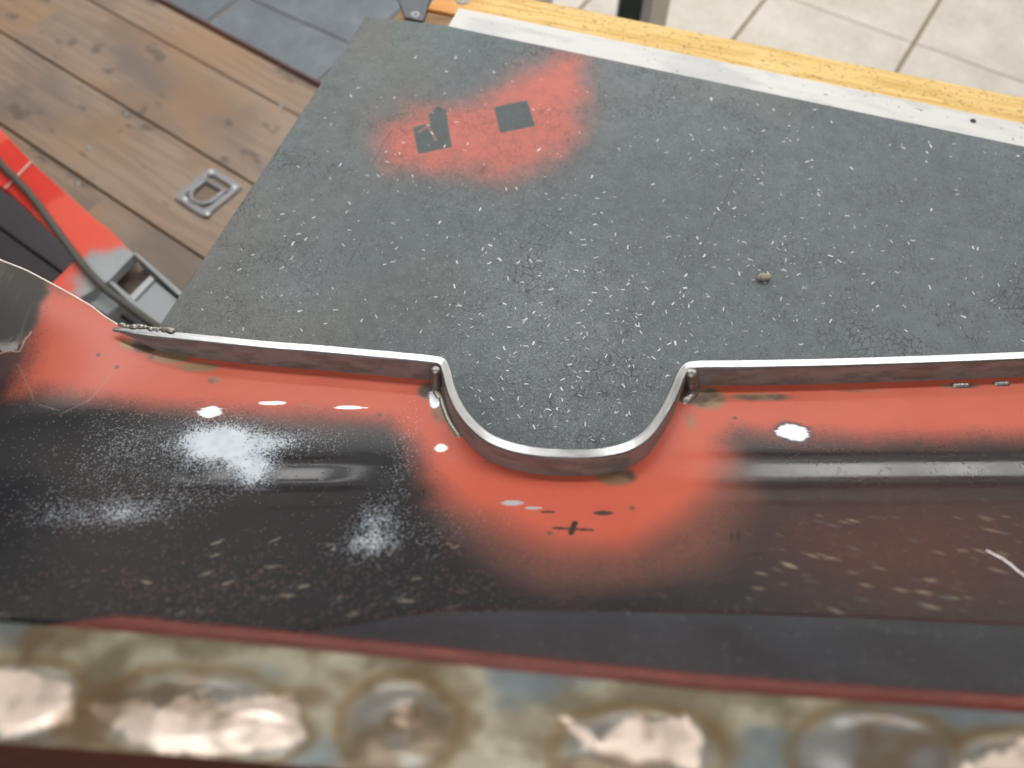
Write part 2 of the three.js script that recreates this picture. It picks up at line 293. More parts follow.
// ---------------------------------------------------------------- wooden deck
const DECK = -0.55;
{
  const deck = thing('wooden_deck', 'worn brown plank deck edged with a rusty steel angle', 'deck');
  const D1 = onPlane(250, 182, DECK).sub(onPlane(0, 31, DECK)).normalize(), D2 = new THREE.Vector3(D1.z, 0, -D1.x);  // along the planks, and away
  const o = onPlane(0, 31, DECK), off = (u, v) => onPlane(u, v, DECK).sub(o).dot(D2);
  const edge = (off(152, 2) + off(320, 85)) / 2;
  const lines = [edge, (off(85, 0) + off(300, 113)) / 2, 0, (off(0, 122) + off(200, 258)) / 2, off(0, 228)];
  const w = lines[2] - lines[3]; lines.splice(4, 0, mix(lines[3], lines[4], 0.45)); for (let k = 0; k < 3; k++) lines.push(lines[lines.length - 1] - w);  // plank split under the arm, where the painted shade begins
  const woods = [0, 1, 2].map(k => makeTextures(1024, 256, (u, v) => {
    const s = 400 + k * 30, x = u * 2.2, y = v * 0.24;
    const wv = fbm(x * 3, y * 8, 3, s), gr = fbm(x * 5 + wv, y * 130 + wv * 5, 3, s + 1), st = fbm(x * 5, y * 9, 4, s + 3), d2 = fbm(x * 16, y * 24, 3, s + 5), fi = noise(x * 30, y * 500, s + 7);
    let c = mix3([152, 134, 119], [128, 111, 99], clamp(ss(0.35, 0.7, gr) * 0.6 + (fi - 0.5) * 0.3));
    c = mix3(c, [114, 104, 100], ss(0.4, 0.8, st) * 0.8); c = mix3(c, [156, 122, 90], ss(0.4, 0.8, fbm(x * 4, y * 7, 3, s + 9)) * 0.55);
    if (d2 > 0.70) c = mix3(c, [88, 80, 76], ss(0.70, 0.80, d2) * 0.6);
    return { c, r: 0.6 + 0.2 * st, m: 0, h: 0.6 - gr * 0.5 };
  }));
  const mats = woods.map(t => mapped(t, 0.001));
  const rotY = Math.atan2(-D1.z, D1.x), Lend = onPlane(200, 300, DECK).sub(o).dot(D1) + 0.10, L = 2.4, mid = Lend - L / 2;
  const shadeWood = mapped(makeTextures(512, 128, (u, v) => { const gr = fbm(u * 8, v * 40, 3, 471), st = fbm(u * 5, v * 3, 3, 473); return { c: mix3([72, 70, 76], [50, 50, 56], clamp(gr * 0.7 + (st - 0.5))), r: 0.7, m: 0, h: gr }; }), 0.0008);  // brown planks recoloured dark to paint in the shade beside the arm
  for (let k = 0; k + 1 < lines.length; k++) {
    const b1 = lines[k], b0 = lines[k + 1], gap = k ? 0.0045 : 0.001;
    const g = new RoundedBoxGeometry(L, 0.035, b1 - b0 - gap, 2, 0.003);
    const p = g.attributes.position, uv = []; for (let i = 0; i < p.count; i++) uv.push((p.getX(i) + L / 2) / 2.2 + k * 0.37, p.getZ(i) / 0.24 + 0.5);
    g.setAttribute('uv', new THREE.Float32BufferAttribute(uv, 2));
    const shaded = k >= 4, m = mesh('plank', g, shaded ? shadeWood : mats[(k + 1) % 3], deck); if (shaded) m.userData.label = 'plank coloured dark for the shade beside the red arm'; m.position.copy(o).addScaledVector(D1, mid).addScaledVector(D2, (b0 + b1) / 2).setY(DECK - 0.0175); m.rotation.y = rotY;
  }
  const rust = mapped(makeTextures(512, 64, (u, v) => { const n = fbm(u * 40, v * 6, 4, 480); return { c: mix3([92, 48, 36], [58, 34, 30], n), r: 0.8, m: 0.1, h: n }; }), 0.0006);
  const bx = (name, sx, sy, sz, b, y, mat) => { const m = mesh(name, new RoundedBoxGeometry(sx, sy, sz, 2, Math.min(sx, sy, sz) * 0.2), mat, deck); m.position.copy(o).addScaledVector(D1, mid).addScaledVector(D2, b).setY(y); m.rotation.y = rotY; return m; };
  bx('steel_angle', L, 0.06, 0.012, edge + 0.009, DECK - 0.028, rust);
  const bot = lines[lines.length - 1];
  for (const k of [0.12, 0.5, 0.88]) bx('bearer', L, 0.08, 0.08, mix(bot, edge, k), DECK - 0.0755, darkSteel);
  const hLeg = -FLOOR + DECK - 0.116;
  for (const s of [-1, 1]) for (const k of [0.12, 0.88]) { const m = bx('leg', 0.08, hLeg, 0.08, mix(bot, edge, k), FLOOR + hLeg / 2, darkSteel); m.position.addScaledVector(D1, s * 1.1); }
  // nail heads
  for (const [u, v] of [[175, 28], [280, 64], [281, 106], [126, 114], [88, 148], [77, 183]]) { const m = mesh('nail_head', new THREE.SphereGeometry(0.0055, 10, 6), steel, deck); m.position.copy(onPlane(u, v, DECK)); m.scale.y = 0.35; }
  // recessed lashing ring
  const ring = thing('lashing_ring_plate', 'square steel lashing plate with a folded D ring screwed to the planks', 'tie-down ring');
  ring.position.copy(onPlane(209, 193.5, DECK)); ring.rotation.y = rotY;
  const bolts = [[210.8, 172.5], [234, 187.6], [206.9, 214], [184.4, 199.3]].map(q => onPlane(q[0], q[1], DECK + 0.007).sub(ring.position).applyAxisAngle(new THREE.Vector3(0, 1, 0), -rotY));
  const hx = Math.abs(bolts[1].x - bolts[0].x) / 2 + 0.002, hz = Math.abs(bolts[2].z - bolts[1].z) / 2 + 0.002;
  const rrect = (w, h, r, C) => { const s = new C(); s.moveTo(-w + r, -h); s.lineTo(w - r, -h); s.absarc(w - r, -h + r, r, -Math.PI / 2, 0); s.lineTo(w, h - r); s.absarc(w - r, h - r, r, 0, Math.PI / 2); s.lineTo(-w + r, h); s.absarc(-w + r, h - r, r, Math.PI / 2, Math.PI); s.lineTo(-w, -h + r); s.absarc(-w + r, -h + r, r, Math.PI, 1.5 * Math.PI); return s; };
  const plate = rrect(hx + 0.008, hz + 0.008, 0.009, THREE.Shape); plate.holes.push(rrect(hx * 0.92, hz * 0.92, 0.014, THREE.Path));
  const galv = std({ color: 0x8f9196, roughness: 0.45, metalness: 0.5 });
  const pg = new THREE.ExtrudeGeometry(plate, { depth: 0.004, bevelEnabled: true, bevelSize: 0.0015, bevelThickness: 0.0015, bevelSegments: 2 }); pg.rotateX(-Math.PI / 2); pg.translate(0, 0.0016, 0); mesh('plate', pg, galv, ring);
  const cup = new THREE.ShapeGeometry(rrect(hx * 0.94, hz * 0.94, 0.014, THREE.Shape)); cup.rotateX(-Math.PI / 2); cup.translate(0, 0.0012, 0); mesh('recess', cup, std({ color: 0x7d6d60, roughness: 0.8 }), ring);
  const R = hx * 0.74, curve = new THREE.CurvePath(), pts = []; const zt = -hz * 0.45;
  pts.push(new THREE.Vector3(-R, 0.006, zt)); for (let k = 0; k <= 12; k++) { const t = Math.PI - Math.PI * k / 12; pts.push(new THREE.Vector3(Math.cos(t) * R, 0.006, hz * 0.2 + Math.sin(t) * R)); } pts.push(new THREE.Vector3(R, 0.006, zt));
  const dg = new THREE.TubeGeometry(new THREE.CatmullRomCurve3(pts, false, 'catmullrom', 0.2), 60, 0.0055, 10); mesh('ring', dg, galv, ring);
  const hb = new THREE.CylinderGeometry(0.0055, 0.0055, hx * 1.85, 12); hb.rotateZ(Math.PI / 2); hb.translate(0, 0.006, zt); mesh('hinge_bar', hb, galv, ring);
  for (const b of bolts) { const s = mesh('bolt', new THREE.SphereGeometry(0.0065, 14, 8, 0, Math.PI * 2, 0, Math.PI / 2), std({ color: 0xc9ccd0, roughness: 0.3, metalness: 0.7 }), ring); s.position.set(b.x, 0.0068, b.z); s.scale.y = 0.6; }
}
// ---------------------------------------------------------------- red arm, cable, green post
const ARM = -0.30;
{
  const arm = thing('lifting_arm', 'red painted steel arm with a grey primed end bracket over the planks', 'steel arm');
  const pl = (list, y) => list.map(q => onPlane(q[0], q[1], y));
  // paint: red fades through overspray to grey primer, measured along the arm
  const a0 = onPlane(30, 150, ARM), a1 = onPlane(135, 250, ARM), AD = a1.clone().sub(a0).normalize(), AL = a1.clone().sub(a0).length(), AP = new THREE.Vector3(-AD.z, 0, AD.x);
  const gq = onPlane(116, 278, ARM).sub(a1), gc = [gq.dot(AD), gq.dot(AP)];
  const W = 0.7, paint = makeTextures(512, 512, (u, v) => {
    const s = (u - 0.5) * W, t = (v - 0.5) * W, n = fbm(u * 26, v * 26, 3, 501), g = h2(Math.floor(u * 512), Math.floor(v * 512), 5), sl = Math.hypot(s - gc[0], t - gc[1]);
    const f = 1 - ss(0.040, 0.082, sl + (n - 0.5) * 0.03 + (g - 0.5) * 0.008);
    let red = mix3([206, 40, 30], [222, 82, 66], ss(-0.19, -0.17, s)); red = mix3(red, [226, 92, 74], n * 0.25);
    return { c: mix3(red, [150 + n * 16, 155 + n * 16, 160 + n * 16], f), r: 0.45 + 0.2 * f, m: 0 };
  }, { bump: false });
  const pmat = mapped(paint);
  const uvArm = (g) => { const p = g.attributes.position, uv = []; for (let i = 0; i < p.count; i++) { const d = new THREE.Vector3(p.getX(i), 0, p.getZ(i)).sub(a1.clone().setY(0)); uv.push(d.dot(AD) / W + 0.5, d.dot(AP) / W + 0.5); } g.setAttribute('uv', new THREE.Float32BufferAttribute(uv, 2)); return g; };
  const part = (name, list, y, depth, mat = pmat) => mesh(name, uvArm(slab(pl(list, y), y, depth, 0.0015)), mat, arm);
  part('beam_sleeve', [[-260, -95], [0, 129], [31, 161], [5, 189], [0, 186], [-260, -39]], ARM + 0.004, 0.016);
  part('beam', [[29, 160], [106, 228], [78, 258], [4, 187]], ARM, 0.012);
  part('cross_plate', [[104, 224], [134, 254], [108, 281], [78, 299], [48, 287], [78, 257]], ARM + 0.003, 0.016);
  const wb = new THREE.TubeGeometry(new THREE.LineCurve3(onPlane(31.5, 162, ARM + 0.002), onPlane(5, 189, ARM + 0.002)), 12, 0.0025, 8); mesh('weld_seam', wb, std({ color: 0xd8a49a, roughness: 0.5 }), arm);
  const grey = std({ color: 0x9a9fa4, roughness: 0.5, metalness: 0.15 });
  part('channel_floor', [[133, 256], [190, 306], [170, 335], [106, 281]], ARM - 0.035, 0.006, std({ color: 0x6d6257, roughness: 0.7 }));
  part('side_rail', [[132.5, 253], [136, 252], [192, 300], [189, 305]], ARM + 0.002, 0.045, grey);
  part('side_rail', [[108, 282], [113, 281], [172, 332], [166, 338]], ARM + 0.002, 0.045, grey);
  part('end_plate', [[152, 278], [188, 308], [166, 336], [129, 300]], ARM - 0.008, 0.02, grey);
  part('rib', [[150, 275], [154, 279], [132, 302], [127, 298]], ARM - 0.002, 0.03, std({ color: 0xb4b8bb, roughness: 0.4, metalness: 0.2 }));
  part('side_plate', [[78, 299], [100, 284], [109, 282], [120, 304], [107, 315]], ARM - 0.012, 0.02, grey);
  // foot that carries the arm on the deck
  const ft = slab(pl([[-240, -75], [-215, -54], [-230, -34], [-252, -54]], ARM - 0.0125), ARM - 0.0125, ARM - 0.0125 - DECK - 0.0005, 0.001); mesh('arm_foot', ft, std({ color: 0xb02a22, roughness: 0.5 }), arm);
  const cpts = [[-230, -55], [-100, 48], [0, 163], [28, 192], [58, 232], [82, 264], [104, 288], [124, 303], [150, 322], [176, 338]].map(([u, v], i) => onPlane(u, v, ARM + 0.0125));
  const cab = mesh('cable', new THREE.TubeGeometry(new THREE.CatmullRomCurve3(cpts), 80, 0.006, 10), std({ color: 0x4d4d48, roughness: 0.55 })); cab.userData = { label: 'olive grey electric cable lying across the red steel arm', category: 'cable' };
}
{
  const post = thing('machine_stand', 'dark green upright post with a grey plate standing behind the bench', 'stand');
  const top = 0.35, q = (u, Z) => { const r = ray(u, 20), t = Z / r[2]; return r[0] * t; };
  let x0foot = 0; const Z = 1.55, x0 = q(618, Z), x1 = q(640, Z), x2 = q(650, Z), x3 = q(668, Z);
  const bx = (name, xa, xb, za, zb, y0, y1, mat) => { const g = new RoundedBoxGeometry(xb - xa, y1 - y0, zb - za, 2, 0.002); const m = mesh(name, g, mat, post); m.position.set((xa + xb) / 2, (y0 + y1) / 2, -(za + zb) / 2); return m; };
  bx('post', x0, x1, Z, Z + 0.04, FLOOR + 0.0105, top, std({ color: 0x0c211f, roughness: 0.4 }));
  bx('grey_bar', x1 + 0.0005, x2, Z + 0.005, Z + 0.035, FLOOR + 0.0105, top - 0.02, std({ color: 0xb4b4b8, roughness: 0.5 }));
  bx('upright_plate', x2 + 0.0005, x3, Z + 0.01, Z + 0.03, FLOOR + 0.0105, top - 0.02, std({ color: 0xe6e0d8, roughness: 0.6 }));
  { const y0 = q(522, Z), y1 = q(529, Z), y2 = q(552, Z); bx('grey_bar', y0, y1, Z + 0.005, Z + 0.035, FLOOR + 0.0105, top - 0.02, std({ color: 0x9b9b9e, roughness: 0.5 })); bx('upright_plate', y1 + 0.0005, y2, Z + 0.01, Z + 0.03, FLOOR + 0.0105, top - 0.02, std({ color: 0xe6e0d8, roughness: 0.6 })); x0foot = y0; }
  bx('foot_plate', x0foot - 0.06, x3 + 0.06, Z - 0.02, Z + 0.2, FLOOR + 0.0005, FLOOR + 0.01, darkSteel);
}
log('surroundings ready');

// ---------------------------------------------------------------- the body panel
const HT = [[0.75, -0.02], [0.60, 0.020], [0.45, 0.058], [0.348, 0.085], [0.272, 0.106], [0.2145, 0.126], [0.1776, 0.148], [0.127, 0.1886], [0.089, 0.223], [0.055, 0.253], [0.0, 0.30]].reverse();
function H0(Z) {
  let i = 1; while (i < HT.length - 1 && Z > HT[i][0]) i++;
  const a = HT[i - 1], b = HT[i], dz = b[0] - a[0], t = (Z - a[0]) / dz;
  const sl = (k) => { const p = HT[Math.max(0, k - 1)], n = HT[Math.min(HT.length - 1, k + 1)]; return (n[1] - p[1]) / (n[0] - p[0]); };
  const m0 = sl(i - 1) * dz, m1 = sl(i) * dz, t2 = t * t, t3 = t2 * t;
  return (2 * t3 - 3 * t2 + 1) * a[1] + (t3 - 2 * t2 + t) * m0 + (-2 * t3 + 3 * t2) * b[1] + (t3 - t2) * m1;
}
const curlUp = (X, Z) => { const d = Math.max(0, -0.215 - X); return 1.9 * d * d * ss(0.245, 0.36, Z); };
function swage(X, Z) {                 // pressed body line either side of the cut-out: a flatter step with a groove below it
  const amp = Math.max(0.92 * ss(-0.25, -0.19, X) * (1 - ss(-0.13, -0.07, X)), ss(0.09, 0.17, X));
  if (amp === 0) return 0;
  const zc = 0.2035 + 0.01 * X, w = 0.0052, d = Z - zc, flat = H0(zc) - 0.145 * d;
  return amp * ((flat - H0(Z)) * (1 - ss(w, w + 0.013, Math.abs(d))) - 0.0009 * Math.exp(-(((d + 0.028) / 0.004) ** 2)));
}
const H = (X, Z) => H0(Z) + curlUp(X, Z) + swage(X, Z);
function hitSurface(u, v, F) { const r = ray(u, v); let a = 0.1, b = 1.6; for (let k = 0; k < 60; k++) { const t = (a + b) / 2 / FPX; const f = CAM_Y + r[1] * t - F(r[0] * t, r[2] * t); if (f > 0) a = (a + b) / 2; else b = (a + b) / 2; } const t = (a + b) / 2 / FPX; return [r[0] * t, r[2] * t]; }
const panelAt = (u, v) => hitSurface(u, v, H);
const BARH = 0.020, BARW = 0.0070, TILT = 0.262;       // steel bar height, width and lean of the panel normal
const NY = Math.cos(TILT), NZ = Math.sin(TILT);
const barTopPx = [[113, 328], [145, 331.5], [180, 335], [225, 339.5], [270, 344], [310, 347], [350, 350.5], [395, 354.5], [434, 358.5], [443, 362], [447, 372], [450, 384], [455, 398], [463, 412], [474, 425], [489, 437], [508, 445], [530, 450], [556, 452.5], [582, 453], [606, 451], [628, 445.5], [645, 435], [657, 421], [667, 405], [675, 389], [680, 376], [686, 367], [697, 363.5], [740, 363], [800, 362], [860, 360.5], [950, 357.5], [1024, 354.5], [1110, 351]];
const barTop = barTopPx.map(([u, v]) => { const [X, Z] = hitSurface(u, v, (x, z) => H0(z - BARH * NZ) + BARH * NY); return new THREE.Vector3(X, H0(Z - BARH * NZ) + BARH * NY, -Z); });
const sheetPx = [[-60, 231], [-30, 245], [0, 260], [25, 270], [48, 282], [70, 294], [92, 307], [108, 319]];
const edge = [...sheetPx.map(([u, v]) => panelAt(u, v)), ...barTop.slice(1).map(p => [p.x, -p.z - BARH * NZ + 0.004])];
const panel = thing('car_body_panel', 'red primed and black car body panel with a notched edge and welded steel bars', 'body panel');
const TX0 = -0.55, TX1 = 0.62, TZ0 = 0.03, TZ1 = 0.56;
const creasePx = [[-120, 668], [0, 660], [150, 650], [330, 631], [400, 618], [450, 612.5], [560, 612], [700, 614.5], [860, 620], [1024, 628], [1120, 634]];
const flangeFarPx = [[-120, 606], [0, 622], [100, 630], [200, 639], [300, 649], [400, 659], [550, 675], [700, 690], [860, 702], [1024, 713], [1120, 719]];
const flangeNearPx = [[-120, 734], [0, 743], [200, 757], [400, 774], [700, 800], [1024, 824], [1120, 830]];
const FLY = 0.30;
const toXZ = (P, y) => polyline(P.map(q => { const p = onPlane(q[0], q[1], y); return [p.x, -p.z]; }));
const farZ = toXZ(flangeFarPx, FLY), nearZ = toXZ(flangeNearPx, FLY);
const creaseZ = polyline(creasePx.map(q => panelAt(...q)));
{
  const cv = new THREE.CatmullRomCurve3(edge.map(e => new THREE.Vector3(e[0], 0, -e[1])), false, 'catmullrom', 0.4);
  const N = 420, E = cv.getSpacedPoints(N), R1 = 110, R2 = 14;
  const geo = grid(N, R1 + R2, (i, j) => {
    const X = E[i].x, Zf = -E[i].z, Zc = creaseZ(X);
    if (j <= R1) { const Z = mix(Zf, Zc, 1 - Math.pow(1 - j / R1, 1.35)); return new THREE.Vector3(X, H(X, Z) + 0.0024 * Math.exp(-(((Z - Zc) / 0.0020) ** 2)), -Z); }
    const t = (j - R1) / R2, fx = X * 0.78, Zb = farZ(fx) + 0.0035, yc = H(X, Zc) + 0.0024;   // climbs to the folded flange, converging towards the camera side
    const k = t + 0.25 * Math.sin(Math.PI * t) * 0; return new THREE.Vector3(mix(X, fx, t), mix(yc, FLY - 0.004, k), -mix(Zc, Zb, Math.pow(t, 0.8)));
  }, (p) => [(p.x - TX0) / (TX1 - TX0), (-p.z - TZ0) / (TZ1 - TZ0)], 0.0012);
  const ce = E.filter(p => p.x < barTop[1].x).map(p => new THREE.Vector3(p.x, H(p.x, -p.z) - 0.0003, p.z - 0.0002));
  mesh('cut_edge', new THREE.TubeGeometry(new THREE.CatmullRomCurve3(ce), 90, 0.00085, 8), std({ color: 0xd8cfc4, roughness: 0.4, metalness: 0.5 }), panel).userData.label = 'bright cut edge of the sheet';
  // ---- paint, all features in metres on the sheet
  const P = (l) => l.map(q => panelAt(q[0], q[1]));
  const redP = P([[40, 283], [32, 330], [18, 372], [10, 395], [60, 396], [110, 400], [160, 408], [205, 415], [300, 420], [390, 424], [412, 442], [424, 480], [462, 505], [520, 530], [560, 543], [625, 545], [685, 522], [716, 492], [722, 440], [735, 430], [800, 438], [870, 446], [950, 444], [1100, 440], [1100, 330], [760, 320], [560, 380], [380, 330], [120, 300]]);
  const hazeP = P([[430, 505], [480, 545], [540, 576], [640, 582], [715, 566], [760, 500], [740, 450], [640, 470], [500, 470]]);
  const rawP = P([[-60, 220], [40, 275], [44, 292], [28, 335], [22, 352], [-60, 380]]);
  const crustP = P([[-40, 345], [14, 338], [26, 345], [22, 362], [5, 378], [-40, 400]]);
  const maroonC = panelAt(900, 545), pinkC = panelAt(250, 590), blackC = panelAt(200, 470);
  const G = (u, v, du, dv) => { const c = panelAt(u, v), r = panelAt(u + du, v), d = panelAt(u, v + dv); return [c[0], c[1], Math.abs(r[0] - c[0]), Math.abs(d[1] - c[1])]; };
  const gv = (g, x, z) => Math.exp(-(((x - g[0]) / g[2]) ** 2) - (((z - g[1]) / g[3]) ** 2));
  const powder = [[232, 452, 42, 24, 1.5], [205, 436, 26, 18, 0.9], [255, 472, 22, 14, 1.0], [300, 440, 42, 10, 0.75], [150, 440, 75, 26, 0.36], [110, 480, 70, 32, 0.30], [85, 512, 42, 13, 0.85], [140, 515, 42, 12, 0.7], [190, 495, 40, 14, 0.4], [372, 528, 26, 20, 0.85], [362, 545, 28, 12, 0.6], [440, 530, 50, 18, 0.25], [405, 450, 13, 40, 0.30], [380, 505, 26, 14, 0.3]].map(q => [...G(q[0], q[1], q[2], q[3]), q[4]]);
  const burns = [[148, 347, 20, 7, 1.0], [170, 357, 22, 7, 1.0], [198, 367, 22, 5, 0.9], [445, 408, 16, 16, 0.8], [458, 428, 14, 10, 0.6], [430, 392, 14, 10, 0.9], [705, 398, 22, 12, 1.0], [760, 397, 40, 5, 0.75], [860, 391, 50, 2.5, 0.4], [690, 420, 9, 16, 0.5], [960, 386, 22, 3, 0.8], [214, 380, 9, 5, 0.6], [616, 476, 19, 9, 1.1], [135, 345, 18, 7, 0.8], [510, 462, 60, 2.5, 0.4]].map(q => [...G(q[0], q[1], q[2], q[3]), q[4]]);
  const bare = [[793, 432.5, 17, 9, 1], [210, 412, 13, 6.5, 0], [272, 403, 16, 2.2, 0], [350, 407.5, 17, 2.2, 0], [441, 448, 8, 4.5, 0], [512, 503, 12, 3, 0], [533, 508, 10, 1.8, 0], [436, 395, 7, 14, 0]].map(q => [...G(q[0], q[1], q[2], q[3]), q[4]]);
  const darkslit = [[603, 513, 10, 2.2], [548, 512, 8, 1.2]].map(q => G(...q));
  const plus = [[P([[554, 528], [592, 530]]), 0.0009], [P([[575, 523], [571, 533]]), 0.0017]], ticks = [P([[731.5, 533], [732, 540]]), P([[738.5, 532], [738.5, 540]])];
  const white = [P([[988, 551], [1005, 560]]), P([[1005, 560], [1030, 580]])];
  const scr = [[[40, 405], [60, 410]], [[60, 415], [90, 400]], [[90, 400], [112, 372]], [[20, 365], [34, 400]], [[300, 404], [322, 408]], [[722, 396], [705, 404]]].map(P);
  const dots = [[98, 355], [117, 367], [430, 390], [445, 402], [735, 418], [985, 500], [740, 430], [722, 481], [731, 495], [550, 533], [632, 508], [380, 415], [55, 455]].map(q => panelAt(...q));
  const cell = new Map(), flakes = []; for (let k = 0; k < 150; k++) { const right = k % 3, u = right ? rr(720, 1040) : rr(20, 460), v = right ? rr(515, 612) : rr(540, 615); const c = panelAt(u, v), a = right ? rr(0.1, 0.6) : rr(-0.8, 0.3), l = rr(0.0016, 0.0058); flakes.push([c[0], c[1], Math.cos(a), Math.sin(a), l, l * rr(0.2, 0.42), rnd()]); }
  for (const q of flakes) for (let i = -1; i <= 1; i++) for (let j = -1; j <= 1; j++) { const k = (Math.floor(q[0] / 0.007) + i) * 1000 + Math.floor(q[1] / 0.007) + j; if (!cell.has(k)) cell.set(k, []); cell.get(k).push(q); }
  const tex = makeTextures(2048, 1024, (u, v) => {
    const x = mix(TX0, TX1, u), z = mix(TZ0, TZ1, v);
    const n = fbm(x * 30, z * 30, 4, 601), f = fbm(x * 200, z * 200, 2, 605), g = h2(Math.floor(x / 0.0006), Math.floor(z / 0.0006), 9), g2 = h2(Math.floor((x + z * 0.3) / 0.0009), Math.floor((z - x * 0.3) / 0.0008), 13), big = fbm(x * 7, z * 9, 3, 611);
    let c = [25 + f * 6, 27 + f * 6, 33 + f * 6], r = 0.17 + 0.14 * n, m = 0, h = 0.5;
    // thin red dust on the black paint
    const low = z < creaseZ(x) ? 0 : 1, mr = low * Math.exp(-(((x - maroonC[0]) / 0.20) ** 2) - (((z - maroonC[1]) / 0.06) ** 2)) * ss(0.06, 0.2, x);
    c = mix3(c, [84, 46, 42], clamp(mr * (0.62 + (big - 0.5) * 0.9 + (g - 0.5) * 0.45))); r = mix(r, 0.4, mr * 0.8);
    const pk = Math.exp(-(((x - pinkC[0]) / 0.15) ** 2) - (((z - pinkC[1]) / 0.030) ** 2));
    if (low && g2 < 0.10 * pk * (0.3 + n) + 0.035 * mr + 0.008) { c = mix3(c, [158, 100, 88], 0.25 + 0.5 * g); r = 0.6; h = 0.62; }
    if (!low) { c = [38 + 16 * n, 42 + 16 * n, 49 + 16 * n]; r = 0.42 + 0.2 * n; if (g2 < 0.012) c = [110, 116, 120]; }
    // red haze then solid primer
    const wob = (big - 0.5) * 0.022 + (n - 0.5) * 0.008 + (f - 0.5) * 0.003;
    const hd = polyDist(hazeP, x, z) + wob, ha = (1 - ss(-0.012, 0.018, hd)) * 0.55;
    c = mix3(c, [148, 86, 72], clamp(ha * 1.05 + (g - 0.5) * 0.7 * ha + (n - 0.5) * 0.5 * ha)); r = mix(r, 0.5, ha);
    const rd = polyDist(redP, x, z) + wob, ra = 1 - ss(-0.016, 0.020, rd), rs = clamp(ra * 0.8 + (g < ra ? 0.2 : 0) * ss(0.01, 0.3, ra));
    c = mix3(c, [190 + (n - 0.5) * 12, 88 + (n - 0.5) * 14, 68 + (n - 0.5) * 12], rs); r = mix(r, 0.36 + 0.12 * n, rs);
    // raw metal at the left
    const wd = polyDist(rawP, x, z) + (n - 0.5) * 0.012; if (wd < 0.004) { const a = 1 - ss(-0.003, 0.004, wd); const st = fbm(x * 220, z * 30, 3, 640); c = mix3(c, mix3([62, 60, 58], [104, 98, 92], ss(0.5, 0.8, st)), a); r = mix(r, 0.7, a); m = 0.1 * a; h = 0.5 + (st - 0.5) * 0.5 * a; }
    const kd = polyDist(crustP, x, z) + (n - 0.5) * 0.01; if (kd < 0.003) { const a = 1 - ss(-0.003, 0.003, kd), st = fbm(x * 120, z * 120, 3, 650); c = mix3(c, st > 0.52 ? [150, 150, 150] : [62, 36, 30], a * 0.85); r = mix(r, 0.6, a); h = mix(h, st, a); }
    if (Math.abs(wd - 0.001) < 0.0007 && n > 0.46 && z > 0.2) c = mix3(c, [206, 176, 158], 0.55);
    // heat marks beside the welds
    let bu = 0; for (const q of burns) { const w = gv(q, x, z) * q[4]; if (w > bu) bu = w; }
    if (bu > 0.08) { const a = ss(0.22, 0.6, bu + (n - 0.5) * 0.25); c = mix3(c, mix3([136, 118, 90], [84, 80, 72], ss(0.35, 0.65, fbm(x * 60, z * 60, 3, 660) + (bu - 0.6) * 0.4)), a * 0.88); r = mix(r, 0.4, a); m = mix(m, 0.3, a); }
    // ground spots of bare metal, plus thin ridge highlights painted the same way
    for (const q of bare) { const ex = (x - q[0]) / q[2], ez = (z - q[1]) / q[3], s = noise(z * 1500, x * 40, 670), w = ex * ex * (0.55 + 1.1 * s) + ez * ez * (0.8 + 0.5 * n) + (f - 0.5) * 0.5; if (w < 1.9) { const hal = 1 - ss(1.0, 1.9, w); if (q[4]) c = mix3(c, [70, 66, 70], hal * 0.8); const a = 1 - ss(0.75, 1.0, w); c = mix3(c, [214, 218, 226], a); m = mix(m, 0.9, a); r = mix(r, 0.34 + 0.2 * s, a); h = mix(h, 0.45 + s * 0.1, a); } }
    for (const q of darkslit) { const w = ((x - q[0]) / q[2]) ** 2 + ((z - q[1]) / q[3]) ** 2; if (w < 1) { c = mix3(c, [52, 44, 46], 0.85); h = 0.35; } }
    // white powder: separate grains
    let pw = 0; for (const q of powder) pw += gv(q, x, z) * q[4];
    if (pw > 0.015) { const dens = pw * (0.35 + 1.2 * (n - 0.25)); if (g2 * 0.55 + g * 0.45 < dens * 0.9 || (g < dens * 0.35)) { c = mix3(c, [192 + f * 30, 204 + f * 26, 216 + f * 22], clamp(0.55 + dens * 0.4, 0, 0.95)); r = 0.85; m = 0; h = 0.6; } }
    // tan flakes left by grinding sparks
    for (const q of cell.get(Math.floor(x / 0.007) * 1000 + Math.floor(z / 0.007)) || []) { const dx = x - q[0], dz = z - q[1]; if (Math.abs(dx) < 0.007 && Math.abs(dz) < 0.007) { const a = (dx * q[2] - dz * q[3]) / q[4], b = (dx * q[3] + dz * q[2]) / q[5], w = a * a + b * b; if (w < 1) c = mix3(c, q[6] > 0.45 ? [138, 130, 108] : [96, 102, 104], (1 - w) * (0.35 + 0.5 * q[6])); } }
    for (const l of scr) { const d = segDist(x + (n - 0.5) * 0.006, z, l[0], l[1]); if (d < 0.0008) c = mix3(c, [150, 120, 112], 0.4); }
    for (const q of dots) { const d = Math.hypot(x - q[0], z - q[1]); if (d < 0.0022) c = mix3(c, [84, 72, 70], (1 - ss(0.001, 0.0022, d)) * 0.8); }
    for (const [l, w] of plus) if (segDist(x, z, l[0], l[1]) < w) { c = [38, 24, 22]; r = 0.6; }
    for (const l of ticks) if (segDist(x, z, l[0], l[1]) < 0.0007) c = mix3(c, [34, 24, 24], 0.8);
    for (const l of white) if (segDist(x, z, l[0], l[1]) < 0.0009) { c = [232, 228, 236]; r = 0.6; h = 0.6; }
    return { c, r, m, h };
  });
  mesh('sheet', geo, mapped(tex, 0.0003), panel).userData.label = 'pressed sheet with red primer, black paint and white powder';
}
log('panel sheet ready');
